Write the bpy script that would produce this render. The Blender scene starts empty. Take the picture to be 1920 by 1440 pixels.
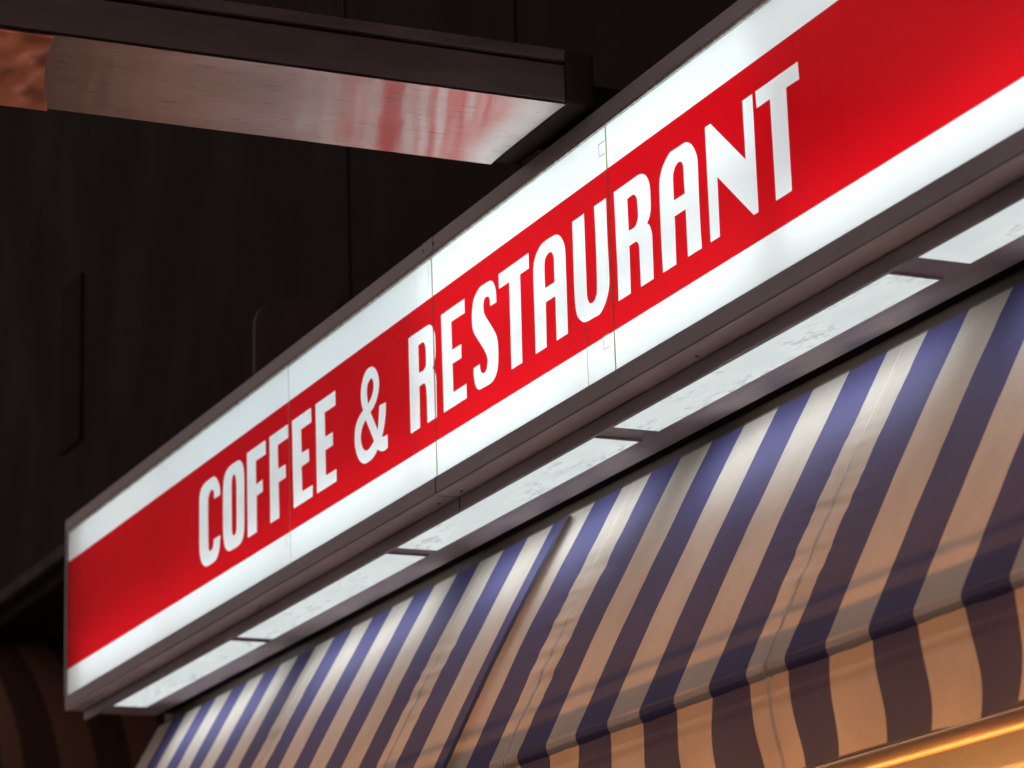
import bpy, bmesh, math, random
from mathutils import Vector, Matrix, noise

# ---------------------------------------------------------------- scene, camera, light
C = bpy.context.scene.collection
sc = bpy.context.scene
random.seed(7)
S = 0.75                 # metres per layout unit (one unit = height of the glowing sign face)
Z0 = 3.97                # height of the sign's lower edge above the pavement
def W(x, y, z): return Vector((S*x, S*y, S*z + Z0))

cam_d = bpy.data.cameras.new('camera'); cam = bpy.data.objects.new('camera', cam_d); C.objects.link(cam)
right = Vector((0.41507477, 0.90920849, -0.03244789)); down = Vector((-0.26043298, 0.0845696, -0.96178097)); fwd = Vector((-0.87171532, 0.40766152, 0.27189059))
M = Matrix((( right.x, -down.x, -fwd.x), (right.y, -down.y, -fwd.y), (right.z, -down.z, -fwd.z))).to_4x4()
M.translation = W(17.116207, -5.002242, -3.136113)
cam.matrix_world = M
cam_d.sensor_fit = 'HORIZONTAL'; cam_d.sensor_width = 36.0; cam_d.lens = 36.0*5585.227/1920
cam_d.clip_start = 0.1; cam_d.clip_end = 500
cam_d.dof.use_dof = True; cam_d.dof.focus_distance = 11.5*S; cam_d.dof.aperture_fstop = 3.3; cam_d.dof.aperture_blades = 9
sc.camera = cam

world = bpy.data.worlds.new("World"); sc.world = world; world.use_nodes = True
wn = world.node_tree; wn.nodes.clear()
wo = wn.nodes.new('ShaderNodeOutputWorld'); bg = wn.nodes.new('ShaderNodeBackground'); bg2 = wn.nodes.new('ShaderNodeBackground'); ad = wn.nodes.new('ShaderNodeAddShader')
sky = wn.nodes.new('ShaderNodeTexSky'); sky.sky_type = 'NISHITA'; sky.sun_disc = False
sky.sun_elevation = math.radians(-8); sky.sun_rotation = math.radians(200)
wn.links.new(sky.outputs[0], bg.inputs['Color']); bg.inputs['Strength'].default_value = 0.05
bg2.inputs['Color'].default_value = (1.0, 0.74, 0.66, 1); bg2.inputs['Strength'].default_value = 0.33     # city glow of the night sky
wn.links.new(bg.outputs[0], ad.inputs[0]); wn.links.new(bg2.outputs[0], ad.inputs[1]); wn.links.new(ad.outputs[0], wo.inputs['Surface'])

sc.view_settings.view_transform = 'Standard'; sc.view_settings.look = 'None'
sc.view_settings.exposure = 0.0; sc.view_settings.gamma = 1.0
sc.render.engine = 'CYCLES'
sc.cycles.use_denoising = True
sc.cycles.max_bounces = 8; sc.cycles.diffuse_bounces = 4; sc.cycles.transmission_bounces = 6; sc.cycles.glossy_bounces = 4
sc.cycles.sample_clamp_indirect = 3.0; sc.cycles.caustics_reflective = False; sc.cycles.caustics_refractive = False

# ---------------------------------------------------------------- helpers
def tag(o, label=None, cat=None, group=None, kind=None):
    if label: o['label'] = label
    if cat: o['category'] = cat
    if group: o['group'] = group
    if kind: o['kind'] = kind
    return o
def thing(name, label, cat, base, group=None):
    o = bpy.data.objects.new(name, None); C.objects.link(o); o.location = W(*base); o.empty_display_size = 0.1
    return tag(o, label, cat, group)
class MB:
    """collects shapes given in layout units"""
    def __init__(s): s.bm = bmesh.new(); s.uv = None
    def v(s, x, y, z): return s.bm.verts.new(W(x, y, z))
    def box(s, x0, x1, y0, y1, z0, z1, bev=0.0):
        b = bmesh.new()
        vs = [b.verts.new(W(x, y, z)) for x in (x0, x1) for y in (y0, y1) for z in (z0, z1)]
        for f in ((0,1,3,2),(4,6,7,5),(0,4,5,1),(2,3,7,6),(0,2,6,4),(1,5,7,3)): b.faces.new([vs[i] for i in f])
        if bev: bmesh.ops.bevel(b, geom=b.edges[:], offset=bev, segments=2, affect='EDGES', profile=0.5)
        s._merge(b)
    def _merge(s, b):
        me = bpy.data.meshes.new('tmp'); bmesh.ops.recalc_face_normals(b, faces=b.faces[:]); b.to_mesh(me); b.free(); s.bm.from_mesh(me); bpy.data.meshes.remove(me)
    def prism(s, prof, x0, x1):
        """profile [(y,z)] swept along x"""
        b = bmesh.new()
        a = [b.verts.new(W(x0, y, z)) for y, z in prof]; c = [b.verts.new(W(x1, y, z)) for y, z in prof]; n = len(prof)
        for i in range(n): b.faces.new([a[i], a[(i+1) % n], c[(i+1) % n], c[i]])
        b.faces.new(a); b.faces.new(c[::-1]); s._merge(b)
    def tube(s, p, q, r, n=16):
        b = bmesh.new(); p, q = W(*p), W(*q); d = (q-p).normalized(); u = d.orthogonal().normalized(); w = d.cross(u)
        A = []; B = []
        for i in range(n):
            o = (u*math.cos(2*math.pi*i/n) + w*math.sin(2*math.pi*i/n))*r*S
            A.append(b.verts.new(p+o)); B.append(b.verts.new(q+o))
        for i in range(n): b.faces.new([A[i], A[(i+1) % n], B[(i+1) % n], B[i]])
        b.faces.new(A[::-1]); b.faces.new(B); s._merge(b)
    def quad(s, *pts):
        return s.bm.faces.new([s.v(*p) for p in pts])
    def build(s, name, m, parent=None, smooth=False):
        me = bpy.data.meshes.new(name)
        off = Vector((0,0,0))
        top = parent
        while top is not None: off += top.location; top = top.parent
        if parent is None:
            off = Vector((0,0,0))
        s.bm.transform(Matrix.Translation(-off))
        s.bm.to_mesh(me); s.bm.free()
        o = bpy.data.objects.new(name, me); C.objects.link(o)
        if parent is not None: o.parent = parent
        if m: me.materials.append(m)
        if smooth:
            for f in me.polygons: f.use_smooth = True
        return o
def spline(c, n=7):
    """closed outline: straight between sharp points, Catmull-Rom through soft ones; c = [(x,z,sharp)]"""
    N = len(c); out = []
    for i in range(N):
        p1, p2 = c[i], c[(i+1) % N]
        out.append((p1[0], p1[1]))
        if p1[2] and p2[2]: continue
        p0 = c[i-1] if not p1[2] else (2*p1[0]-p2[0], 2*p1[1]-p2[1]); p3 = c[(i+2) % N] if not p2[2] else (2*p2[0]-p1[0], 2*p2[1]-p1[1])
        for k in range(1, n):
            t = k/n
            out.append(tuple(0.5*((2*p1[j]) + (-p0[j]+p2[j])*t + (2*p0[j]-5*p1[j]+4*p2[j]-p3[j])*t*t + (-p0[j]+3*p1[j]-3*p2[j]+p3[j])*t**3) for j in (0, 1)))
    return out
def fill_outlines(name, loops, y, mat_, parent):
    """flat sheet in the sign's plane bounded by outer and inner loops"""
    cu = bpy.data.curves.new(name+'_outline', 'CURVE'); cu.dimensions = '2D'; cu.fill_mode = 'BOTH'
    for lp in loops:
        sp = cu.splines.new('POLY'); sp.points.add(len(lp)-1); sp.use_cyclic_u = True
        for p, (x, z) in zip(sp.points, lp): p.co = (S*x, S*z, 0, 1)
    tmp = bpy.data.objects.new(name+'_outline', cu); C.objects.link(tmp)
    dg = bpy.context.evaluated_depsgraph_get(); me = bpy.data.meshes.new_from_object(tmp.evaluated_get(dg))
    bpy.data.objects.remove(tmp); bpy.data.curves.remove(cu)
    off = parent.location
    for v in me.vertices:
        x, z = v.co.x, v.co.y
        v.co = Vector((x, S*y, z + Z0)) - off
    me.name = name; me.materials.clear(); me.materials.append(mat_)
    o = bpy.data.objects.new(name, me); C.objects.link(o); o.parent = parent
    return o

# ---------------------------------------------------------------- materials
def nt(name):
    m = bpy.data.materials.new(name); m.use_nodes = True; m.node_tree.nodes.clear()
    return m, m.node_tree
def N(t, typ, **kw):
    n = t.nodes.new(typ)
    for k, v in kw.items():
        if k.startswith('_'): setattr(n, k[1:], v)
        else: n.inputs[k.replace('__', ' ')].default_value = v
    return n
def ramp(t, src, stops):
    r = t.nodes.new('ShaderNodeValToRGB'); el = r.color_ramp.elements
    while len(el) < len(stops): el.new(0.5)
    for e, (p, c) in zip(el, stops): e.position = p; e.color = (c[0], c[1], c[2], 1) if hasattr(c, '__len__') else (c, c, c, 1)
    t.links.new(src, r.inputs[0]); return r.outputs[0]
def coords(t, scale=(1,1,1), kind='Object'):
    tc = t.nodes.new('ShaderNodeTexCoord'); mp = t.nodes.new('ShaderNodeMapping'); mp.inputs['Scale'].default_value = scale
    t.links.new(tc.outputs[kind], mp.inputs['Vector']); return mp.outputs[0]
def noise_tex(t, vec, scale, detail=4, rough=0.55):
    n = N(t, 'ShaderNodeTexNoise', Scale=scale, Detail=detail, Roughness=rough); t.links.new(vec, n.inputs['Vector']); return n.outputs['Fac']
def mixc(t, fac, a, b, mode='MIX'):
    m = t.nodes.new('ShaderNodeMix'); m.data_type = 'RGBA'; m.blend_type = mode
    for i, v in ((0, fac), (6, a), (7, b)):
        if hasattr(v, 'is_linked') or hasattr(v, 'links'): t.links.new(v, m.inputs[i])
        elif i == 0: m.inputs[0].default_value = v
        else: m.inputs[i].default_value = (v[0], v[1], v[2], 1)
    return m.outputs[2]
def math_(t, op, a, b=None, c=None):
    m = t.nodes.new('ShaderNodeMath'); m.operation = op
    for i, v in enumerate((a, b, c)):
        if v is None: continue
        if hasattr(v, 'links'): t.links.new(v, m.inputs[i])
        else: m.inputs[i].default_value = v
    return m.outputs[0]
def out(t, shader):
    o = t.nodes.new('ShaderNodeOutputMaterial'); t.links.new(shader, o.inputs['Surface'])
def paint(name, col, rough=0.5, var=0.35, scale=(3, 3, 3), metallic=0.0, bump=0.15, spec=0.4):
    m, t = nt(name); v = coords(t, scale)
    n1 = noise_tex(t, v, 2.2, 6); n2 = noise_tex(t, v, 30, 3)
    c = ramp(t, n1, [(0.3, [x*(1-var) for x in col]), (0.7, [min(1, x*(1+var)) for x in col])])
    b = N(t, 'ShaderNodeBsdfPrincipled', Roughness=rough, Metallic=metallic); b.inputs['Specular IOR Level'].default_value = spec
    t.links.new(c, b.inputs['Base Color'])
    r = ramp(t, n1, [(0.25, rough*0.75), (0.8, min(1, rough*1.25))]); t.links.new(r, b.inputs['Roughness'])
    bp = N(t, 'ShaderNodeBump', Strength=bump, Distance=0.004); t.links.new(n2, bp.inputs['Height']); t.links.new(bp.outputs[0], b.inputs['Normal'])
    out(t, b.outputs[0]); return m
def emitter(name, col, strength):
    m, t = nt(name); e = N(t, 'ShaderNodeEmission', Strength=strength); e.inputs['Color'].default_value = (*col, 1); out(t, e.outputs[0]); return m
def acrylic(name, col, gloss=0.06):
    """translucent sign sheet with drip stains"""
    m, t = nt(name)
    v = coords(t, (9, 1, 0.55)); st = noise_tex(t, v, 3.0, 5, 0.65)
    streak = ramp(t, st, [(0.60, 0.0), (0.72, 1.0)])
    v2 = coords(t, (0.9, 1, 0.9)); zone = ramp(t, noise_tex(t, v2, 1.4, 2), [(0.48, 0.0), (0.62, 1.0)])
    dirt = math_(t, 'MULTIPLY', streak, zone); dirt = math_(t, 'MULTIPLY', dirt, 0.34)
    v3 = coords(t, (1, 1, 1)); cloud = ramp(t, noise_tex(t, v3, 1.1, 3), [(0.3, 0.93), (0.7, 1.0)])
    base = mixc(t, 1.0, col, cloud, 'MULTIPLY')
    c = mixc(t, dirt, base, [x*0.55*k for x, k in zip(col, (1.0, 0.97, 0.72))])
    tr = t.nodes.new('ShaderNodeBsdfTranslucent'); t.links.new(c, tr.inputs['Color'])
    df = t.nodes.new('ShaderNodeBsdfDiffuse'); t.links.new(mixc(t, 0.6, c, (0, 0, 0)), df.inputs['Color'])
    gl = N(t, 'ShaderNodeBsdfGlossy', Roughness=0.25); gl.inputs['Color'].default_value = (0.9, 0.9, 0.9, 1)
    a = t.nodes.new('ShaderNodeAddShader'); t.links.new(tr.outputs[0], a.inputs[0]); t.links.new(df.outputs[0], a.inputs[1])
    mx = t.nodes.new('ShaderNodeMixShader'); mx.inputs[0].default_value = gloss*0.4
    t.links.new(a.outputs[0], mx.inputs[1]); t.links.new(gl.outputs[0], mx.inputs[2]); out(t, mx.outputs[0]); return m
def fabric(name, striped=True, plain=(0.66, 0.62, 0.59)):
    """woven awning cloth lit from both sides; UV.x counts stripes, UV.y runs down the slope in units"""
    m, t = nt(name)
    uv = t.nodes.new('ShaderNodeUVMap'); uv.uv_map = 'cloth'
    sx = t.nodes.new('ShaderNodeSeparateXYZ'); t.links.new(uv.outputs[0], sx.inputs[0])
    wob = noise_tex(t, coords(t, (1, 1, 1)), 5, 2); wob = math_(t, 'MULTIPLY_ADD', wob, 0.05, -0.025)
    u = math_(t, 'ADD', sx.outputs[0], wob); h = math_(t, 'MULTIPLY', u, 0.5); fr = math_(t, 'FRACT', h)
    blue = math_(t, 'GREATER_THAN', fr, 0.5)
    mpv = t.nodes.new('ShaderNodeMapping'); mpv.inputs['Scale'].default_value = (26, 1.3, 1); t.links.new(uv.outputs[0], mpv.inputs['Vector'])
    thread = noise_tex(t, mpv.outputs[0], 3.0, 4, 0.7)
    blot = noise_tex(t, coords(t, (1, 1, 1)), 3.5, 5)
    c = mixc(t, blue, plain, (0.112, 0.108, 0.290)) if striped else mixc(t, 0.0, plain, plain)
    c = mixc(t, 1.0, c, ramp(t, thread, [(0.3, 0.88), (0.7, 1.05)]), 'MULTIPLY')
    c = mixc(t, 1.0, c, ramp(t, blot, [(0.3, 0.84), (0.62, 1.02)]), 'MULTIPLY')
    df = t.nodes.new('ShaderNodeBsdfDiffuse'); t.links.new(c, df.inputs['Color'])
    tr = t.nodes.new('ShaderNodeBsdfTranslucent'); t.links.new(mixc(t, blue, mixc(t, 0.25, c, (0.0, 0.0, 0.0)), (0.085, 0.086, 0.098)) if striped else c, tr.inputs['Color'])
    sh = N(t, 'ShaderNodeBsdfGlossy', Roughness=0.55); sh.inputs['Color'].default_value = (0.5, 0.5, 0.5, 1)
    mx = t.nodes.new('ShaderNodeMixShader'); mx.inputs[0].default_value = 0.45; t.links.new(df.outputs[0], mx.inputs[1]); t.links.new(tr.outputs[0], mx.inputs[2])
    m2 = t.nodes.new('ShaderNodeMixShader'); m2.inputs[0].default_value = 0.04; t.links.new(mx.outputs[0], m2.inputs[1]); t.links.new(sh.outputs[0], m2.inputs[2])
    bp = N(t, 'ShaderNodeBump', Strength=0.25, Distance=0.004); t.links.new(thread, bp.inputs['Height'])
    for s_ in (df, tr, sh): t.links.new(bp.outputs[0], s_.inputs['Normal'])
    out(t, m2.outputs[0]); return m
LETTERS = [
 ('C', [[(2.776,0.5846,1),(2.779,0.6080,0),(2.761,0.6475,0),(2.720,0.6880,0),(2.677,0.7062,0),(2.625,0.7078,0),(2.539,0.7048,0),(2.488,0.6924,0),(2.460,0.6701,0),(2.448,0.6281,0),(2.446,0.5707,0),(2.445,0.4600,0),(2.447,0.3579,0),(2.462,0.3149,0),(2.493,0.2774,0),(2.539,0.2545,0),(2.592,0.2486,0),(2.689,0.2509,0),(2.735,0.2694,0),(2.761,0.3027,0),(2.779,0.3683,1),(2.676,0.3693,1),(2.671,0.3441,0),(2.654,0.3238,0),(2.619,0.3184,0),(2.594,0.3312,0),(2.587,0.3626,0),(2.584,0.4729,0),(2.585,0.5787,0),(2.593,0.6166,0),(2.624,0.6403,0),(2.657,0.6423,0),(2.680,0.6271,0),(2.686,0.5861,1)]]),
 ('O', [[(2.826,0.5490,0),(2.829,0.6005,0),(2.847,0.6618,0),(2.897,0.6936,0),(2.967,0.7018,0),(3.055,0.6998,0),(3.083,0.6958,0),(3.119,0.6749,0),(3.143,0.6381,0),(3.152,0.5844,0),(3.150,0.4734,0),(3.146,0.3338,0),(3.132,0.2900,0),(3.101,0.2629,0),(3.051,0.2534,0),(2.970,0.2523,0),(2.913,0.2555,0),(2.869,0.2749,0),(2.840,0.3138,0),(2.825,0.3753,0),(2.824,0.4623,0)],
   [(2.996,0.6444,0),(2.973,0.6352,0),(2.959,0.6045,0),(2.956,0.5186,0),(2.957,0.4321,0),(2.957,0.3675,0),(2.964,0.3380,0),(2.984,0.3199,0),(3.013,0.3251,0),(3.029,0.3470,0),(3.033,0.4147,0),(3.034,0.5005,0),(3.034,0.5651,0),(3.029,0.6096,0),(3.016,0.6322,0)]]),
 ('F', [[(3.198,0.7045,1),(3.472,0.7045,1),(3.475,0.6319,1),(3.328,0.6333,1),(3.329,0.5081,1),(3.423,0.5127,1),(3.426,0.4514,1),(3.333,0.4498,1),(3.332,0.2625,1),(3.201,0.2625,1)]]),
 ('F', [[(3.532,0.7045,1),(3.795,0.7045,1),(3.797,0.6364,1),(3.647,0.6356,1),(3.651,0.5118,1),(3.757,0.5098,1),(3.755,0.4433,1),(3.654,0.4435,1),(3.657,0.2625,1),(3.533,0.2625,1)]]),
 ('E', [[(3.854,0.7045,1),(4.113,0.7045,1),(4.115,0.6333,1),(3.974,0.6319,1),(3.979,0.5123,1),(4.076,0.5092,1),(4.079,0.4476,1),(3.976,0.4452,1),(3.980,0.3194,1),(4.122,0.3179,1),(4.120,0.2625,1),(3.863,0.2625,1)]]),
 ('E', [[(4.178,0.7045,1),(4.437,0.7045,1),(4.437,0.6327,1),(4.294,0.6340,1),(4.296,0.5124,1),(4.396,0.5106,1),(4.396,0.4480,1),(4.297,0.4471,1),(4.298,0.3225,1),(4.435,0.3201,1),(4.436,0.2625,1),(4.180,0.2625,1)]]),
 ('&', [[(4.903,0.6938,0),(4.945,0.6711,0),(4.975,0.6333,0),(4.984,0.5937,0),(4.972,0.5525,0),(4.947,0.5223,0),(4.912,0.4981,0),(4.873,0.4842,1),(4.909,0.4397,0),(4.956,0.3768,1),(4.970,0.4167,0),(4.985,0.4864,1),(5.060,0.4818,1),(5.055,0.4313,0),(5.038,0.3843,0),(5.018,0.3494,0),(5.003,0.3342,1),(5.035,0.3285,0),(5.072,0.3274,1),(5.072,0.2665,1),(5.036,0.2626,0),(4.999,0.2675,0),(4.967,0.2799,0),(4.949,0.2888,1),(4.924,0.2740,0),(4.876,0.2602,0),(4.818,0.2578,0),(4.776,0.2646,0),(4.733,0.2879,0),(4.696,0.3305,0),(4.677,0.3800,0),(4.676,0.4176,0),(4.688,0.4595,0),(4.719,0.4890,0),(4.754,0.5061,0),(4.786,0.5152,1),(4.766,0.5590,0),(4.762,0.6014,0),(4.775,0.6427,0),(4.806,0.6793,0),(4.851,0.6971,0)],
   [(4.889,0.6425,0),(4.852,0.6294,0),(4.837,0.6075,0),(4.835,0.5781,0),(4.845,0.5288,1),(4.891,0.5519,0),(4.917,0.5822,0),(4.918,0.6115,0),(4.908,0.6311,0)],
   [(4.815,0.4642,1),(4.770,0.4386,0),(4.751,0.4025,0),(4.752,0.3724,0),(4.770,0.3419,0),(4.798,0.3209,0),(4.821,0.3150,0),(4.860,0.3176,0),(4.911,0.3367,1)]]),
 ('R', [[(5.341,0.7045,1),(5.545,0.7025,0),(5.580,0.6989,0),(5.609,0.6839,0),(5.630,0.6576,0),(5.640,0.6263,0),(5.640,0.5772,0),(5.636,0.5379,0),(5.623,0.5130,0),(5.602,0.4937,1),(5.621,0.4791,0),(5.637,0.4567,0),(5.641,0.4273,0),(5.638,0.3473,0),(5.637,0.2625,1),(5.533,0.2625,1),(5.532,0.3551,0),(5.531,0.3961,0),(5.527,0.4256,0),(5.516,0.4448,0),(5.504,0.4513,0),(5.452,0.4516,1),(5.448,0.2625,1),(5.342,0.2625,1)],
   [(5.450,0.6413,1),(5.491,0.6421,0),(5.511,0.6384,0),(5.527,0.6223,0),(5.533,0.5911,0),(5.533,0.5381,0),(5.524,0.5202,0),(5.503,0.5116,0),(5.450,0.5128,1)]]),
 ('E', [[(5.712,0.7045,1),(5.965,0.7045,1),(5.965,0.6412,1),(5.819,0.6435,1),(5.820,0.5160,1),(5.918,0.5138,1),(5.917,0.4520,1),(5.821,0.4540,1),(5.821,0.3254,1),(5.961,0.3254,1),(5.961,0.2625,1),(5.714,0.2625,1)]]),
 ('S', [[(6.229,0.5934,1),(6.292,0.5914,1),(6.291,0.6319,0),(6.283,0.6618,0),(6.264,0.6896,0),(6.240,0.7014,0),(6.213,0.7049,0),(6.138,0.7066,0),(6.099,0.6944,0),(6.065,0.6722,0),(6.046,0.6362,0),(6.039,0.5963,0),(6.042,0.5539,0),(6.059,0.5212,0),(6.100,0.4775,0),(6.150,0.4266,0),(6.177,0.3915,0),(6.185,0.3666,0),(6.178,0.3414,0),(6.162,0.3254,0),(6.137,0.3241,0),(6.116,0.3356,0),(6.107,0.3564,0),(6.106,0.3727,1),(6.041,0.3724,1),(6.041,0.3381,0),(6.052,0.2985,0),(6.072,0.2735,0),(6.095,0.2641,0),(6.127,0.2618,0),(6.207,0.2601,0),(6.245,0.2688,0),(6.276,0.2918,0),(6.292,0.3324,0),(6.296,0.3854,0),(6.289,0.4326,0),(6.270,0.4651,0),(6.231,0.5083,0),(6.176,0.5654,0),(6.159,0.5979,0),(6.161,0.6249,0),(6.177,0.6433,0),(6.211,0.6414,0),(6.227,0.6238,0)]]),
 ('T', [[(6.323,0.7045,1),(6.622,0.7045,1),(6.622,0.6392,1),(6.534,0.6396,1),(6.527,0.2625,1),(6.420,0.2625,1),(6.426,0.6400,1),(6.324,0.6403,1)]]),
 ('A', [[(6.656,0.2625,1),(6.659,0.3959,0),(6.660,0.5220,0),(6.661,0.5980,0),(6.667,0.6367,0),(6.686,0.6666,0),(6.714,0.6883,0),(6.755,0.7032,0),(6.801,0.7054,0),(6.862,0.7029,0),(6.890,0.6981,0),(6.920,0.6835,0),(6.944,0.6582,0),(6.959,0.6308,0),(6.964,0.5993,0),(6.964,0.5297,0),(6.963,0.4556,0),(6.961,0.3573,0),(6.959,0.2625,1),(6.855,0.2625,1),(6.858,0.4486,1),(6.768,0.4494,1),(6.761,0.2625,1)],
   [(6.767,0.5098,1),(6.766,0.5656,0),(6.768,0.6056,0),(6.775,0.6285,0),(6.795,0.6424,0),(6.826,0.6449,0),(6.848,0.6308,0),(6.858,0.6078,0),(6.857,0.5777,0),(6.856,0.5080,1)]]),
 ('U', [[(7.037,0.7045,1),(7.144,0.7045,1),(7.143,0.6070,0),(7.142,0.5189,0),(7.142,0.4502,0),(7.141,0.3821,0),(7.145,0.3517,0),(7.157,0.3335,0),(7.172,0.3241,0),(7.198,0.3236,0),(7.218,0.3369,0),(7.230,0.3601,0),(7.235,0.4460,0),(7.237,0.5183,0),(7.237,0.6163,0),(7.235,0.7045,1),(7.340,0.7045,1),(7.339,0.6171,0),(7.338,0.5350,0),(7.340,0.4472,0),(7.340,0.3797,0),(7.335,0.3429,0),(7.315,0.3057,0),(7.283,0.2767,0),(7.245,0.2590,0),(7.198,0.2594,0),(7.135,0.2614,0),(7.103,0.2676,0),(7.073,0.2853,0),(7.048,0.3120,0),(7.036,0.3549,0),(7.032,0.4101,0),(7.033,0.4837,0),(7.034,0.5575,0)]]),
 ('R', [[(7.410,0.7045,1),(7.604,0.7048,0),(7.626,0.7036,0),(7.648,0.6988,0),(7.677,0.6839,0),(7.699,0.6564,0),(7.708,0.6295,0),(7.710,0.5958,0),(7.707,0.5398,0),(7.694,0.5109,0),(7.673,0.4928,1),(7.693,0.4759,0),(7.707,0.4453,0),(7.709,0.4164,0),(7.707,0.3467,0),(7.704,0.2625,1),(7.599,0.2625,1),(7.600,0.3331,0),(7.600,0.3802,0),(7.599,0.4233,0),(7.589,0.4417,0),(7.574,0.4500,0),(7.519,0.4509,1),(7.517,0.3586,0),(7.514,0.2625,1),(7.410,0.2625,1),(7.412,0.3912,0),(7.411,0.4876,0),(7.411,0.5939,0)],
   [(7.519,0.6411,1),(7.558,0.6427,0),(7.578,0.6389,0),(7.594,0.6247,0),(7.600,0.6036,0),(7.602,0.5459,0),(7.592,0.5253,0),(7.570,0.5108,0),(7.520,0.5113,1)]]),
 ('A', [[(7.781,0.2625,1),(7.780,0.3472,0),(7.780,0.4407,0),(7.782,0.5340,0),(7.785,0.6037,0),(7.795,0.6379,0),(7.817,0.6681,0),(7.849,0.6903,0),(7.884,0.7040,0),(7.936,0.7031,0),(7.993,0.7023,0),(8.016,0.6974,0),(8.047,0.6796,0),(8.072,0.6500,0),(8.087,0.6169,0),(8.090,0.5836,0),(8.088,0.5106,0),(8.086,0.4288,0),(8.086,0.3416,0),(8.088,0.2625,1),(7.980,0.2625,1),(7.981,0.4473,1),(7.893,0.4483,1),(7.888,0.2625,1)],
   [(7.893,0.5100,1),(7.894,0.5576,0),(7.895,0.5992,0),(7.902,0.6202,0),(7.925,0.6404,0),(7.954,0.6431,0),(7.974,0.6282,0),(7.979,0.6032,0),(7.979,0.5612,0),(7.980,0.5089,1)]]),
 ('N', [[(8.158,0.7045,1),(8.200,0.7045,1),(8.442,0.4815,1),(8.442,0.7045,1),(8.514,0.7045,1),(8.511,0.2625,1),(8.477,0.2625,1),(8.230,0.4893,1),(8.226,0.2625,1),(8.156,0.2625,1)]]),
 ('T', [[(8.537,0.7045,1),(8.838,0.7045,1),(8.841,0.6388,1),(8.750,0.6409,1),(8.747,0.2625,1),(8.637,0.2625,1),(8.636,0.6409,1),(8.540,0.6409,1)]]),
]
MAT = {}
MAT['frame'] = paint('brown_frame_paint', (0.27, 0.27, 0.31), 0.42, 0.22, (1.2, 6, 6))
MAT['soffit'] = paint('brown_soffit_paint', (0.40, 0.335, 0.335), 0.5, 0.25, (1.2, 4, 4))
MAT['lip'] = paint('underside_bounce_light', (0.62, 0.60, 0.64), 0.45, 0.2, (1.2, 6, 6))  # light bounced up from below is put into this paler colour
MAT['wall'] = paint('dark_facade_paint', (0.0150, 0.0098, 0.0085), 0.85, 0.25, (0.7, 0.7, 0.4), 0.0, 0.1, 0.08)
MAT['wall_brown'] = paint('brown_facade_paint', (0.085, 0.048, 0.034), 0.75, 0.35, (0.7, 0.7, 0.4))
MAT['dark_brown'] = paint('dark_brown_paint', (0.036, 0.017, 0.009), 0.6, 0.3)
MAT['liner'] = paint('white_liner', (0.8, 0.8, 0.78), 0.8, 0.04)
MAT['white'] = acrylic('white_acrylic', (0.79, 0.85, 0.87))
MAT['red'] = acrylic('red_acrylic', (0.47, 0.0032, 0.0075))
MAT['grime'] = acrylic('grimy_joint', (0.50, 0.47, 0.32))
MAT['joint'] = acrylic('sheet_joint', (0.62, 0.62, 0.60))
MAT['silver'] = paint('weathered_aluminium', (0.42, 0.41, 0.37), 0.4, 0.5, (25, 25, 25), 0.7)
MAT['cloth'] = fabric('striped_cloth')
MAT['cloth_plain'] = fabric('seam_cloth', False, (0.95, 0.90, 0.84))
MAT['grime_metal'] = paint('dark_screw_metal', (0.10, 0.085, 0.08), 0.5, 0.4, (30, 30, 30), 0.5)
MAT['rail'] = paint('brass_rail', (0.52, 0.42, 0.33), 0.45, 0.25, (1, 8, 8), 0.55)
MAT['cream'] = paint('cream_fascia', (0.40, 0.42, 0.44), 0.5, 0.15, (1, 3, 3))
MAT['bar'] = paint('painted_awning_bar', (0.35, 0.30, 0.26), 0.4, 0.2)

# ---------------------------------------------------------------- ground
g = MB(); g.quad((-70, -70, -Z0/S), (70, -70, -Z0/S), (70, 70, -Z0/S), (-70, 70, -Z0/S))
m, t = nt('paving_stone'); br = N(t, 'ShaderNodeTexBrick', Scale=1.2); t.links.new(coords(t), br.inputs['Vector'])
br.inputs['Color1'].default_value = (0.30, 0.27, 0.25, 1); br.inputs['Color2'].default_value = (0.36, 0.33, 0.30, 1); br.inputs['Mortar'].default_value = (0.06, 0.055, 0.05, 1)
b = N(t, 'ShaderNodeBsdfPrincipled', Roughness=0.75); t.links.new(br.outputs[0], b.inputs['Base Color']); out(t, b.outputs[0])
tag(g.build('pavement', m), kind='structure')

# ---------------------------------------------------------------- building behind
WY = 1.0
bd = thing('building', 'dark night facade rising behind and above the lit restaurant sign', 'building', (4, WY, -Z0/S))
w = MB(); w.box(-16, 15, WY, WY+0.4, 1.50, 13); w.build('upper_wall', MAT['wall'], bd)
w = MB(); w.box(-0.10, 15, 0.64, 0.72, -1.54, 1.22); w.box(-0.10, 15, 0.72, WY+0.3, 1.22, 1.499); w.build('shop_wall', MAT['dark_brown'], bd)
w = MB()
for x in (2.1, 4.4): w.box(x, x+0.07, WY-0.008, WY-0.003, 1.75, 12.9, 0.001)
w.build('wall_batten', MAT['wall'], bd)
w = MB(); w.box(-16, 15, WY-0.10, WY-0.010, 1.60, 1.70, 0.01); w.build('ledge', paint('ledge_paint', (0.017, 0.011, 0.014), 0.8, 0.3), bd)
w = MB(); w.box(-14, -0.10, 2.7, 2.9, -Z0/S, 1.82); w.build('recess_wall', MAT['wall_brown'], bd)
w = MB(); w.box(-14, -0.11, 1.41, 2.69, 1.70, 1.8); w.build('recess_ceiling', MAT['wall'], bd)

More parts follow.
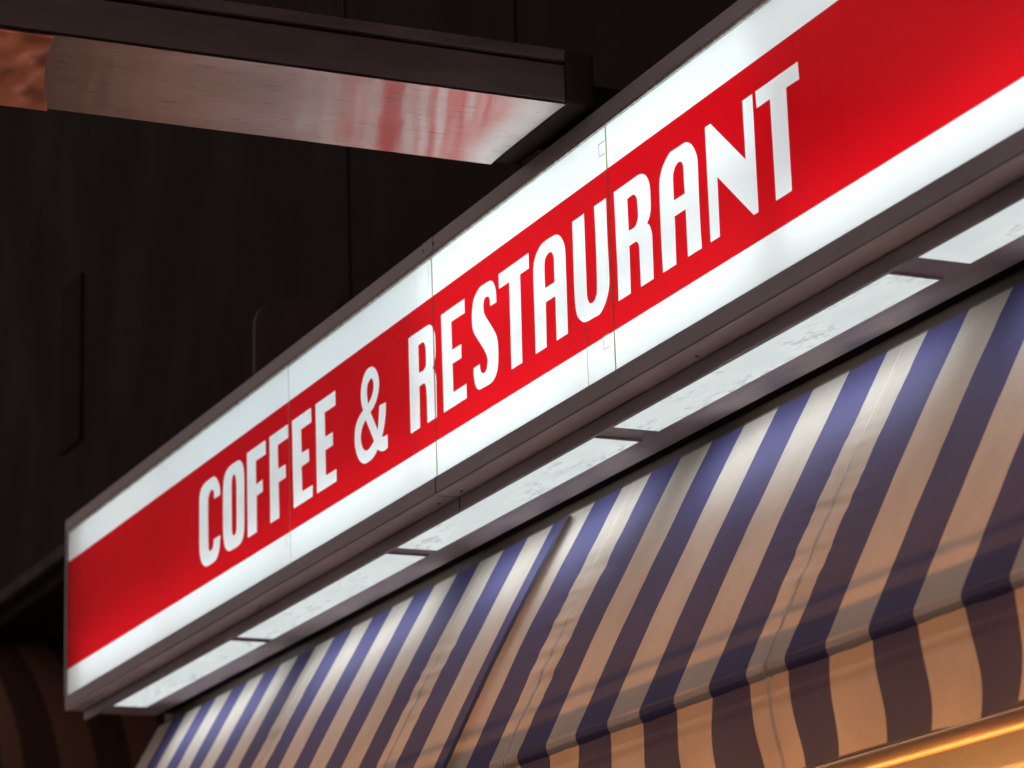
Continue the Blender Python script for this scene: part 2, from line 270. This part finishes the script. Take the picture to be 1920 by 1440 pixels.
# narrow wall sign and projecting sign, both barely lit
t_ = thing('wall_sign', 'narrow upright unlit sign, dull maroon, high on the dark wall at left', 'sign', (-3.35, WY, 2.45))
w = MB(); w.box(-3.62, -3.10, WY-0.022, WY-0.002, 2.45, 3.72, 0.004); w.build('sign_board', paint('maroon_board', (0.017, 0.011, 0.0105), 0.9, 0.6, (1.5, 1.5, 1.5), 0.0, 0.1, 0.05), t_)
t_ = thing('projecting_sign', 'dim round-cornered maroon sign board sticking out just above the lit sign', 'sign', (2.0, 0.75, 1.35))
b_ = bmesh.new(); pts = [(0.48, 1.30), (0.485, 1.78)] + [(0.485+0.16*(1-math.cos(a)), 1.78+0.17*math.sin(a)) for a in [math.pi/2*k/8 for k in range(1, 9)]] + [(0.98, 1.99), (0.98, 1.30)]
A = [b_.verts.new(W(2.0, y, z)) for y, z in pts]; B = [b_.verts.new(W(1.965, y, z)) for y, z in pts]
b_.faces.new(A); b_.faces.new(B[::-1])
for i in range(len(pts)): b_.faces.new([A[i], B[i], B[(i+1) % len(pts)], A[(i+1) % len(pts)]])
w = MB(); w._merge(b_); w.build('sign_board', paint('maroon_side', (0.075, 0.045, 0.055), 0.7, 0.2), t_)

# dark striped drape of the next shop
dr = thing('shop_drape', 'dark brown striped awning cloth of the next shop at the lower left edge', 'awning', (-6, 1.3, -1.5))
bm = bmesh.new(); uvl = bm.loops.layers.uv.new('cloth'); rows = []
for j in range(25):
    v = j/24; row = []
    for i in range(61):
        u = i/60*6; y = 0.72 + u*0.30 + 0.50*math.sin(v*1.45) ; z = 1.62 - 0.02*u - 2.2*v**1.25; x = -6 + 0.45*math.sin(math.pi*v)
        row.append((bm.verts.new(W(x, y, z)), u+0.4, v*2))
    rows.append(row)
for j in range(24):
    for i in range(60):
        q = [rows[j][i], rows[j][i+1], rows[j+1][i+1], rows[j+1][i]]
        f = bm.faces.new([a[0] for a in q])
        for l, a in zip(f.loops, q): l[uvl].uv = (a[1], a[2])
w = MB(); w.bm.free(); w.bm = bm
m, t = nt('dark_drape_cloth'); uv = t.nodes.new('ShaderNodeUVMap'); uv.uv_map = 'cloth'; sx = t.nodes.new('ShaderNodeSeparateXYZ'); t.links.new(uv.outputs[0], sx.inputs[0])
fr = math_(t, 'FRACT', math_(t, 'MULTIPLY', sx.outputs[0], 0.5)); bl = math_(t, 'GREATER_THAN', fr, 0.5)
df = t.nodes.new('ShaderNodeBsdfDiffuse'); t.links.new(mixc(t, bl, (0.22, 0.125, 0.095), (0.085, 0.052, 0.045)), df.inputs['Color']); out(t, df.outputs[0])
w.build('drape_cloth', m, dr, True)
w = MB(); w.tube((-6.05, 0.5, 1.64), (-6.05, 2.68, 1.50), 0.03); w.build('drape_rod', MAT['wall'], dr)

# ---------------------------------------------------------------- the lit sign
XE = 11.9
sg = thing('restaurant_sign', 'long backlit red and white sign reading COFFEE & RESTAURANT', 'sign', (0, 0.05, -0.12))
w = MB(); w.box(-0.016, XE, -0.018, 0.022, 1.004, 1.075, 0.003); w.build('top_frame', MAT['frame'], sg)
w = MB(); w.box(-0.012, XE, 0.024, 0.64, 1.055, 1.075); w.box(-0.012, XE, 0.56, 0.634, -0.082, 1.053); w.build('housing', MAT['wall'], sg)
w = MB(); w.box(0.002, XE, -0.014, -0.002, 0.992, 1.0035); w.build('top_trim', MAT['silver'], sg)
w = MB(); w.box(-0.016, XE, -0.012, 0.10, -0.079, -0.003, 0.004); w.build('bottom_frame', MAT['frame'], sg)
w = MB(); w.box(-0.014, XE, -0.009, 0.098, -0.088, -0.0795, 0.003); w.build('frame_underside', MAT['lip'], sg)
w = MB(); w.box(0.005, XE, 0.10, 0.122, -0.146, -0.088, 0.003); w.build('drip_flange', MAT['frame'], sg)
w = MB(); w.box(-0.012, XE, 0.124, 0.555, -0.098, -0.080, 0.003); w.build('soffit', MAT['soffit'], sg)
w = MB(); w.box(-0.022, 0.0, -0.016, 0.56, -0.002, 1.003, 0.003); w.build('end_cap', MAT['frame'], sg)
# white inside of the light box (open towards the sign face)
w = MB()
x0, x1, y0, y1, z0, z1 = 0.004, XE-0.01, 0.012, 0.30, 0.0, 1.0
w.quad((x0,y1,z0),(x1,y1,z0),(x1,y1,z1),(x0,y1,z1)); w.quad((x0,y0,z0),(x1,y0,z0),(x1,y1,z0),(x0,y1,z0)); w.quad((x0,y0,z1),(x1,y0,z1),(x1,y1,z1),(x0,y1,z1))
w.quad((x0,y0,z0),(x0,y1,z0),(x0,y1,z1),(x0,y0,z1)); w.quad((x1,y0,z0),(x1,y1,z0),(x1,y1,z1),(x1,y0,z1))
w.build('light_box', MAT['liner'], sg)
ZB, ZT = 0.157, 0.818      # edges of the red band
w = MB(); w.quad((0, 0, ZT), (XE, 0, ZT), (XE, 0, 1.0), (0, 0, 1.0)); w.build('white_strip', MAT['white'], sg)
w = MB(); w.quad((0, 0, -0.003), (XE, 0, -0.003), (XE, 0, ZB), (0, 0, ZB)); w.build('white_strip', MAT['white'], sg)
loops = []
for ch, cs in LETTERS:
    sp = [spline(c) for c in cs]
    loops += sp
    o = fill_outlines('letter', sp, 0.0, MAT['white'], sg)
    o['label'] = 'white letter %s on the red band' % ch if ch != '&' else 'white ampersand on the red band'
fill_outlines('red_band', [[(0, ZB), (XE, ZB), (XE, ZT), (0, ZT)]] + loops, 0.0, MAT['red'], sg)
# joints between the acrylic sheets
for x, wd in ((3.816, .004), (5.628, .010), (7.366, .008)):
    w = MB(); w.box(x-wd/2, x+wd/2, -0.0035, -0.0015, 0.0, 0.992); w.build('sheet_joint', MAT['grime'] if wd > .005 else MAT['joint'], sg)
for x, z0, z1, wd in ((5.585, 0.86, 0.99, .007), (5.50, 0.84, 0.99, .004), (5.44, 0.82, 0.99, .005), (5.378, 0.16, 0.99, .003), (7.125, 0.0, 0.25, .010), (5.52, 0.0, 0.14, .003), (5.40, 0.0, 0.15, .003)):
    w = MB(); n_ = 10
    for k in range(n_):
        za, zb = z0+(z1-z0)*k/n_, z0+(z1-z0)*(k+1)/n_; f1 = 0.8+0.2*random.random()
        w.quad((x-wd*f1/2, -0.0008, za), (x+wd*f1/2, -0.0008, za), (x+wd*f1/2, -0.0008, zb), (x-wd*f1/2, -0.0008, zb))
    w.build('drip_stain', MAT['grime'], sg)
for x, z in ((7.30, 0.885), (7.27, 0.105), (3.755, 0.09)):
    w = MB()
    for q in ((x, x+0.05, z, z+0.004), (x, x+0.003, z+0.0045, z+0.055), (x+0.0035, x+0.05, z+0.051, z+0.055)): w.box(q[0], q[1], -0.003, -0.001, q[2], q[3])
    w.build('film_patch', MAT['joint'], sg)
# screws, section joints and scuffs on the frame
def screw(x, y, z, down):
    w = MB(); w.tube((x, y, z), (x, y, z-0.004) if down else (x, y-0.004, z), 0.007, 10); w.build('screw', MAT['grime_metal'], sg, False)
for x in (3.2, 5.50, 5.74, 7.9): screw(x, 0.06, -0.088, True)
for x in (5.58, 5.69): screw(x, -0.018, 1.04, False)
for x in (5.632,):
    w = MB(); w.box(x-0.0012, x+0.0012, -0.0145, -0.0122, -0.080, -0.004); w.box(x-0.0012, x+0.0012, -0.011, 0.097, -0.0895, -0.0882); w.box(x-0.0012, x+0.0012, 0.0965, 0.0995, -0.146, -0.09); w.build('section_joint', MAT['wall'], sg)
    w = MB(); w.box(x-0.06, x+0.05, -0.0205, -0.0184, 1.006, 1.073); w.build('joint_cover', MAT['frame'], sg)
for x, l, z in ((2.55, .20, -.140), (2.85, .12, -.141), (3.05, .14, -.140), (8.0, .55, -.143), (4.2, .1, -.142)):
    w = MB(); w.box(x, x+l, 0.0975, 0.0995, z-0.003, z); w.build('paint_scuff', MAT['silver'], sg)
# fluorescent tubes inside the box
def tubes(z, y, spans):
    for a, b_, k, cl in spans:
        w = MB(); w.tube((a, y, z), (b_, y, z), 0.018, 12); w.build('fluorescent_tube', emitter('tube_glow', cl, k), sg, True)
cw = (0.90, 1.0, 1.01); bl_ = (0.84, 1.0, 1.04)
TK = 0.52
tubes(0.16, 0.17, [(0.20, 1.78, 12.5*TK, cw), (1.84, 3.60, 11.5*TK, cw), (3.66, 5.35, 12.5*TK, cw), (5.41, 6.98, 15*TK, cw), (7.04, 8.52, 14*TK, cw), (8.66, 10.3, 15.5*TK, cw), (10.36, 11.8, 16*TK, cw)])
tubes(0.60, 0.18, [(0.25, 1.78, 2.5*TK, cw), (1.84, 3.60, 4*TK, bl_), (3.66, 5.35, 4.5*TK, bl_), (5.45, 6.98, 13*TK, cw), (7.04, 8.6, 10.5*TK, cw), (8.8, 10.3, 3.5*TK, cw), (10.36, 11.8, 5*TK, cw)])
tubes(0.90, 0.17, [(0.20, 1.78, 6*TK, cw), (1.84, 3.60, 5*TK, bl_), (3.66, 5.35, 5*TK, bl_), (5.41, 6.98, 9*TK, cw), (7.04, 8.55, 9*TK, cw), (8.65, 10.3, 5.5*TK, cw), (10.36, 11.8, 6*TK, cw)])

# ---------------------------------------------------------------- soffit lights
m, t = nt('dirty_diffuser')
oi = t.nodes.new('ShaderNodeObjectInfo'); tc = t.nodes.new('ShaderNodeTexCoord'); vm = t.nodes.new('ShaderNodeVectorMath'); vm.operation = 'ADD'
t.links.new(tc.outputs['Object'], vm.inputs[0]); t.links.new(oi.outputs['Location'], vm.inputs[1])
def dmap(sc_): mp = t.nodes.new('ShaderNodeMapping'); mp.inputs['Scale'].default_value = sc_; t.links.new(vm.outputs[0], mp.inputs['Vector']); return mp.outputs[0]
n1 = noise_tex(t, dmap((1, 2, 1)), 2.6, 4, 0.6); n2 = noise_tex(t, dmap((4, 11, 1)), 3.2, 5, 0.7)
wv = N(t, 'ShaderNodeTexWave', Scale=90, Distortion=0.0); t.links.new(coords(t), wv.inputs['Vector'])
c = mixc(t, 1.0, (0.93, 1.0, 0.985), ramp(t, n1, [(0.3, 0.86), (0.6, 1.0)]), 'MULTIPLY')
spk = math_(t, 'MULTIPLY', ramp(t, n2, [(0.50, 0.0), (0.62, 1.0)]), ramp(t, n1, [(0.44, 0.0), (0.56, 1.0)]))
c = mixc(t, math_(t, 'MULTIPLY', spk, 0.5), c, (0.40, 0.43, 0.43))
c = mixc(t, 1.0, c, ramp(t, wv.outputs['Fac'], [(0.0, 0.93), (1.0, 1.0)]), 'MULTIPLY')
e = N(t, 'ShaderNodeEmission', Strength=0.80); t.links.new(c, e.inputs['Color']); out(t, e.outputs[0])
diff_m = m
spots = ['at the far left end under the sign', 'second from the left end of the sign', 'under the R of the sign, stained grey along its edge', 'under the last letters, longest and speckled with dirt', 'at the right edge of the picture']
labs = ['pale soffit light panel under the far left end of the sign', 'clean soffit light panel, second from the sign\'s left end', 'soffit light panel stained grey below the ampersand and R', 'speckled long soffit light panel below the word RESTAURANT', 'soffit light panel cut off by the right edge, below the blank red']
spans = [(0.325, 2.35), (2.503, 4.56), (4.71, 6.80), (6.956, 9.05), (9.217, 11.3)]
for k, ((a, b_), lb) in enumerate(zip(spans, labs)):
    L_ = 2.07
    if k == 0:
        sl = thing('soffit_light', lb, 'light', (0, 0.26, -0.10), 'soffit lights under the sign')
        w = MB(); w.box(0, L_, 0.13, 0.388, -0.108, -0.0995, 0.003); w.build('diffuser', diff_m, sl)
        w = MB(); w.box(-0.012, L_+0.012, 0.389, 0.398, -0.107, -0.0985); w.box(-0.012, -0.001, 0.126, 0.389, -0.107, -0.0985); w.box(L_+0.001, L_+0.012, 0.126, 0.389, -0.107, -0.0985); w.build('rim', MAT['soffit'], sl)
        ld = bpy.data.lights.new('lamp_beam', 'AREA'); ld.shape = 'RECTANGLE'; ld.size = 1.75*S; ld.size_y = 0.2*S; ld.spread = math.radians(168); ld.energy = 4.7; ld.color = (0.94, 1.0, 0.98)
        lo = bpy.data.objects.new('lamp_beam', ld); C.objects.link(lo); lo.parent = sl; lo.location = W(L_/2, 0.33, -0.13) - sl.location; lo.rotation_euler = (math.radians(33), 0, 0)
        sl.location.x = S*a; kids = list(sl.children); first = sl
    else:
        s2 = first.copy(); C.objects.link(s2); s2.location.x = S*a; s2['label'] = lb
        for ch_ in kids:
            c2 = ch_.copy(); C.objects.link(c2); c2.parent = s2

# ---------------------------------------------------------------- awnings
YT, ZTOP, YB, ZBAR = 0.600, -0.142, -0.055, -1.335
def awning(name, label, x_first, u_first, x0, x1, per, yo, seams, roll_right, group):
    rt = thing(name, label, 'awning', (x0, YT, -1.3), group)
    nx = int((x1-x0)/per*10); ny = 120
    slope = math.hypot(YT-YB, ZTOP-ZBAR); nrm = Vector((0, -(ZTOP-ZBAR), (YT-YB))).normalized()   # outwards and up
    def base(v):
        """v: distance down the cloth -> (y, z)"""
        if v <= slope: return YT+(YB-YT)*v/slope, ZTOP+(ZBAR-ZTOP)*v/slope
        r = 0.046; a0 = math.atan2(nrm.z, -nrm.y); a = (v-slope)/r      # wrap round the front bar
        cy, cz = YB-nrm.y*r*-1, ZBAR-nrm.z*r
        th = a0-a
        return YB+0.0 + (-(math.cos(th))+math.cos(a0))*r, ZBAR+(math.sin(th)-math.sin(a0))*r
    bm = bmesh.new(); uvl = bm.loops.layers.uv.new('cloth'); rows = []
    vmax = slope+0.046*math.radians(105); vs = [slope*j/ny for j in range(ny+1)] + [slope+(vmax-slope)*j/6 for j in range(1, 7)]
    for v in vs:
        row = []
        for i in range(nx+1):
            x = x0+(x1-x0)*i/nx; u = (x-x_first)/per+u_first
            y, z = base(v); s = min(1, v/slope)
            d = -0.018*math.sin(math.pi*s) + 0.010*noise.noise(Vector((x*1.1, s*2.0, 3.0)))*math.sin(math.pi*s)
            for us in seams:
                du = abs(u-us)
                if du < 2.2:
                    wr = noise.noise(Vector((u*0.30+9*us, v*15.0-(u-us)*0.5, 1.7)))*0.9+0.3*noise.noise(Vector((u*0.9, v*20.0+(u-us)*0.7, 5.1)))
                    d += math.exp(-(du/0.75)**2)*(0.014*wr+0.007*noise.noise(Vector((u*0.35+3*us, v*24-(u-us)*0.9, 7.7))))*min(1, s*3)*math.sin(math.pi*min(1, s*0.97+0.02))**0.4
            d += 0.003*noise.noise(Vector((x*3.3, v*6, 8)))*math.sin(math.pi*s)
            if s > 0.93: d += 0.0025*noise.noise(Vector((x*14, v*5, 2)))*(s-0.93)/0.07 + 0.004*noise.noise(Vector((x*4, v*3, 6)))*(s-0.93)/0.07
            if roll_right: u = min(u, 1.985)
            if roll_right and x > x1-0.17:
                k = (x-(x1-0.17))/0.17; d -= 0.105*k*k
            xx = x - (0.030*math.sin(math.pi*s) if not roll_right else 0) * math.exp(-(x-x0)*3)
            row.append((bm.verts.new(W(xx, y+yo+nrm.y*-d, z+nrm.z*d)), u, v))
        rows.append(row)
    for j in range(len(vs)-1):
        for i in range(nx):
            q = [rows[j][i], rows[j][i+1], rows[j+1][i+1], rows[j+1][i]]
            f = bm.faces.new([a[0] for a in q])
            for l, a in zip(f.loops, q): l[uvl].uv = (a[1], a[2])
    w = MB(); w.bm.free(); w.bm = bm; canopy = w.build('canopy', MAT['cloth'], rt, True)
    # seams: a doubled strip of cloth sewn on top
    for us in seams:
        bm = bmesh.new(); uvl = bm.loops.layers.uv.new('cloth'); prev = None; xs = x_first+(us-u_first)*per
        for j, v in enumerate(vs):
            y, z = base(v); s = min(1, v/slope)
            d = -0.018*math.sin(math.pi*s) + 0.010*noise.noise(Vector((xs*1.1, s*2.0, 3.0)))*math.sin(math.pi*s) + 0.004
            wr = noise.noise(Vector((us*0.30+9*us, v*15.0, 1.7)))*0.9+0.3*noise.noise(Vector((us*0.9, v*20.0, 5.1)))
            d += (0.014*wr+0.007*noise.noise(Vector((us*0.35+3*us, v*24, 7.7))))*min(1, s*3)*math.sin(math.pi*min(1, s*0.97+0.02))**0.4
            pr = []
            for dx, dd in ((-0.015, -0.006), (-0.011, 0), (0.011, 0), (0.015, -0.006)):
                pr.append((bm.verts.new(W(xs+dx, y+yo-nrm.y*(d+dd), z+nrm.z*(d+dd))), 0.5+dx, v))
            if prev:
                for a in range(3):
                    q = [prev[a], prev[a+1], pr[a+1], pr[a]]; f = bm.faces.new([k[0] for k in q])
                    for l, k in zip(f.loops, q): l[uvl].uv = (k[1], k[2])
            prev = pr
        w = MB(); w.bm.free(); w.bm = bm; w.build('seam', MAT['cloth_plain'], canopy, True)
    # valance hanging from the bar
    bm = bmesh.new(); uvl = bm.loops.layers.uv.new('cloth'); rows = []
    for j in range(13):
        v = j/12; row = []
        for i in range(nx+1):
            x = x0+(x1-x0)*i/nx; u = (x-x_first)/per+u_first
            wv_ = math.sin(x*6.1+0.7*math.sin(x*2.3))*0.020+0.010*math.sin(x*13+1.3)
            y = YB+0.008+yo+wv_*v*(1.1-0.3*v) + 0.01*v; z = -1.385-0.335*v+0.004*math.sin(x*9)*v
            xx = x + 0.045*math.sin(v*3.2+x*1.3)*v
            row.append((bm.verts.new(W(xx, y, z)), u, slope+0.1+v*0.35))
        rows.append(row)
    for j in range(12):
        for i in range(nx):
            q = [rows[j][i], rows[j][i+1], rows[j+1][i+1], rows[j+1][i]]
            f = bm.faces.new([a[0] for a in q])
            for l, a in zip(f.loops, q): l[uvl].uv = (a[1], a[2])
    w = MB(); w.bm.free(); w.bm = bm; val = w.build('valance', MAT['cloth'], rt, True)
    for us in seams:
        xs = x_first+(us-u_first)*per; w = MB()
        for j in range(12):
            pp = []
            for v in (j/12, (j+1)/12):
                wv_ = math.sin(xs*6.1+0.7*math.sin(xs*2.3))*0.020+0.010*math.sin(xs*13+1.3)
                pp.append((xs+0.045*math.sin(v*3.2+xs*1.3)*v, YB+0.005+yo+wv_*v*(1.1-0.3*v)+0.01*v, -1.385-0.335*v))
            w.quad((pp[0][0]-.012, pp[0][1], pp[0][2]), (pp[0][0]+.012, pp[0][1], pp[0][2]), (pp[1][0]+.012, pp[1][1], pp[1][2]), (pp[1][0]-.012, pp[1][1], pp[1][2]))
        w.build('seam', MAT['cloth_plain'], val)
    w = MB(); w.prism([(YB+yo+0.034, ZBAR-0.018), (YB+yo+0.10, ZBAR-0.030), (YB+yo+0.115, ZBAR-0.05), (YB+yo+0.10, ZBAR-0.06), (YB+yo+0.024, ZBAR-0.05)], x0+0.01, x1-0.01); w.build('front_bar', MAT['bar'], rt)
    w = MB(); w.tube((x0+0.02, 0.113+yo, -1.385), (x1-0.02, 0.113+yo, -1.385), 0.010, 10); w.build('stretcher_rod', MAT['bar'], rt)
    w = MB(); w.box(x0, x1, YT+yo-0.004, 0.638, ZTOP-0.016, ZTOP-0.002, 0.002); w.build('wall_rail', MAT['dark_brown'], rt)
    for xa in [x0+0.5+1.9*k for k in range(int((x1-x0-0.6)/1.9)+1)]:
        w = MB(); w.tube((xa, 0.62, -1.25), (xa, 0.08+yo, -1.40), 0.014, 10); w.build('support_arm', MAT['bar'], rt)
    return rt
awning('striped_awning', 'near blue and cream striped awning with hanging valance, right of the gap', 5.677, 0, 5.677, 11.9, 0.2672, 0.0, (2.5, 10.5, 18.5), False, 'striped awnings under the sign')
awning('striped_awning', 'far blue and cream striped awning under the sign, left of the gap', 5.506, 1, -0.12, 5.80, 0.2676, 0.010, (-1.56, -9.5), True, 'striped awnings under the sign')

# ---------------------------------------------------------------- shop front under the awnings
sf = thing('shop_facade', 'warm lit shop facade with brass rail below the awning, lower right corner', 'shop facade', (6, 0.5, -Z0/S))
w = MB(); w.tube((-0.1, 0.405, -1.640), (15, 0.405, -1.640), 0.034, 20); w.build('brass_rail', MAT['rail'], sf, True)
w = MB(); w.box(-0.1, 15, 0.44, 0.638, -1.78, -1.56, 0.01); w.build('fascia', MAT['cream'], sf)
w = MB(); w.box(-0.1, 15, 0.50, 0.62, -Z0/S+0.002, -4.3); w.build('stall_riser', MAT['wall_brown'], sf)
for k in range(6):
    w = MB(); w.box(-0.1+3*k, 0.02+3*k, 0.50, 0.60, -4.298, -1.782); w.build('mullion', MAT['wall_brown'], sf)
m, t = nt('shop_glass'); b = N(t, 'ShaderNodeBsdfPrincipled', Roughness=0.03); b.inputs['Base Color'].default_value = (0.20, 0.13, 0.08, 1); out(t, b.outputs[0])
w = MB(); w.box(-0.05, 15, 0.54, 0.555, -4.297, -1.785); w.build('glass', m, sf)
warm = (1.0, 0.37, 0.09)
lt = thing('awning_lamp', 'long warm strip lamp hanging below the awnings', 'light', (6, 0.34, -2.1))
w = MB(); w.tube((-0.1, 0.34, -2.10), (12, 0.34, -2.10), 0.045, 12); w.build('lamp_tube', emitter('warm_tube', warm, 27), lt, True)
w = MB(); w.box(-0.1, 12, 0.365, 0.44, -2.12, -2.08); w.build('lamp_bracket', MAT['wall_brown'], lt)
lt2 = thing('added_backlight', 'added warm strip light, unseen behind the awning cloth, to backlight it', 'light', (6, 0.6, -1.2))  # added light, hidden from view, brightens the middle of the awning cloth
w = MB(); w.tube((0.1, 0.585, -1.12), (12, 0.585, -1.12), 0.03, 12); w.build('lamp_tube', emitter('added_backlight_glow', (1.0, 0.62, 0.42), 8), lt2, True)
w = MB(); w.box(0.1, 12, 0.618, 0.6395, -1.14, -1.10); w.build('lamp_bracket', MAT['wall_brown'], lt2)

# ---------------------------------------------------------------- metal clad beam over the sign
bmn = thing('metal_beam', 'brushed metal clad beam over the sign with red and white reflections', 'beam', (6.92, -1.5, 1.1))
m, t = nt('brushed_metal')
v = coords(t, (1, 1, 1)); br_ = noise_tex(t, coords(t, (55, 0.8, 1)), 3, 3, 0.6); big = noise_tex(t, coords(t, (3, 1.2, 1)), 2.2, 4)
dash = noise_tex(t, coords(t, (42, 3.2, 1)), 2.6, 3, 0.6)
c = ramp(t, big, [(0.3, (0.62, 0.55, 0.51)), (0.7, (0.78, 0.72, 0.69))])
dk = ramp(t, dash, [(0.61, 0.0), (0.66, 1.0)]); c = mixc(t, math_(t, 'MULTIPLY', dk, 0.55), c, (0.10, 0.07, 0.06))
b = N(t, 'ShaderNodeBsdfPrincipled', Metallic=0.52, Roughness=0.14, Anisotropic=1.0); t.links.new(c, b.inputs['Base Color'])
t.links.new(ramp(t, br_, [(0.3, 0.11), (0.7, 0.16)]), b.inputs['Roughness'])
tg = t.nodes.new('ShaderNodeTangent'); tg.direction_type = 'UV_MAP'; tg.uv_map = 'brush'; b.inputs['Anisotropic Rotation'].default_value = 0.25; t.links.new(tg.outputs[0], b.inputs['Tangent'])
rip = noise_tex(t, coords(t, (1.5, 12, 1)), 2.0, 2, 0.5)
bp = N(t, 'ShaderNodeBump', Strength=0.3, Distance=0.0008); t.links.new(rip, bp.inputs['Height']); t.links.new(bp.outputs[0], b.inputs['Normal'])
out(t, b.outputs[0]); steel = m
X0, X1, YA, YE, ZL = 6.562, 7.285, -5.0, -0.13, 1.10
bm = bmesh.new(); uvl = bm.loops.layers.uv.new('brush'); G = {}
NJ = 520
for j in range(NJ+1):
    for i in range(13):
        x = X0+(X1-X0)*i/12; y = YA+(YE-YA)*j/NJ; ph = 2.0*noise.noise(Vector((x*0.5, y*3.1, 9)))
        rp = 0.00006*math.sin(y*2*math.pi/0.145+ph)+0.00003*math.sin(y*2*math.pi/0.083+2.1*ph)
        G[i, j] = bm.verts.new(W(x, y, ZL+rp+0.0012*noise.noise(Vector((x*1.2, y*2.6, 4)))-0.004*(abs(i-6)/6)**6))
for j in range(NJ):
    for i in range(12):
        f = bm.faces.new([G[i, j], G[i, j+1], G[i+1, j+1], G[i+1, j]])
        for l, (a, b_) in zip(f.loops, ((i, j), (i, j+1), (i+1, j+1), (i+1, j))): l[uvl].uv = (b_/NJ, a/12*0.15)
w = MB(); w.bm.free(); w.bm = bm; w.build('underside', steel, bmn, True)
sidem = paint('beam_side_paint', (0.085, 0.068, 0.066), 0.45, 0.25, (2, 2, 8))
w = MB(); w.box(X0+0.001, X1, YA, YE, ZL+0.008, 1.262, 0.003); w.build('beam_side', sidem, bmn)
w = MB(); w.box(X0+0.001, X1+0.012, YA, YE, 1.276, 1.325, 0.004); w.build('top_ledge', sidem, bmn)
w = MB(); w.box(X0+0.001, X1-0.02, YA, YE, 1.2625, 1.2755); w.build('groove', MAT['wall'], bmn)
m, t = nt('orange_lit_sheet'); n1 = noise_tex(t, coords(t, (3, 4, 3)), 1.6, 1.5); n2 = noise_tex(t, coords(t, (60, 60, 60)), 2, 2)
b = N(t, 'ShaderNodeBsdfPrincipled', Metallic=0.25, Roughness=0.42); t.links.new(ramp(t, n1, [(0.36, (0.40, 0.13, 0.06)), (0.52, (1.0, 0.42, 0.24))]), b.inputs['Base Color'])  # warm light falling on the sheet is put into its orange base colour
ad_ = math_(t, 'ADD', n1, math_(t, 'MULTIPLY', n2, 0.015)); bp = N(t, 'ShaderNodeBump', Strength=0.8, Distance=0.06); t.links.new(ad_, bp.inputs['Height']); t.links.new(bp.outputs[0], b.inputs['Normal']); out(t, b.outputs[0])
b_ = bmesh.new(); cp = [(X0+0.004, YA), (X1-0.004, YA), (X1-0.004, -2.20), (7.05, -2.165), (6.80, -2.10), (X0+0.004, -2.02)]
A = [b_.verts.new(W(x, y, ZL-0.016)) for x, y in cp]; B = [b_.verts.new(W(x, y, ZL-0.0075)) for x, y in cp]
b_.faces.new(A); b_.faces.new(B[::-1])
for i in range(len(cp)): b_.faces.new([A[i], B[i], B[(i+1) % len(cp)], A[(i+1) % len(cp)]])
w = MB(); w._merge(b_); w.build('orange_lit_patch', m, bmn)

w = MB(); w.box(X0+0.12, X1-0.12, YE-0.02, 0.985, 1.135, 1.25, 0.01); w.build('anchor_arm', MAT['wall'], bmn)
w = MB(); w.box(X0-0.004, X1+0.006, YE+0.001, YE+0.13, 1.104, 1.332, 0.012); w.build('end_cap', paint('beam_end_shade', (0.028, 0.021, 0.019), 0.8, 0.2, (3,3,3), 0.0, 0.1, 0.1), bmn)  # dark cap added where the beam only fades into shade
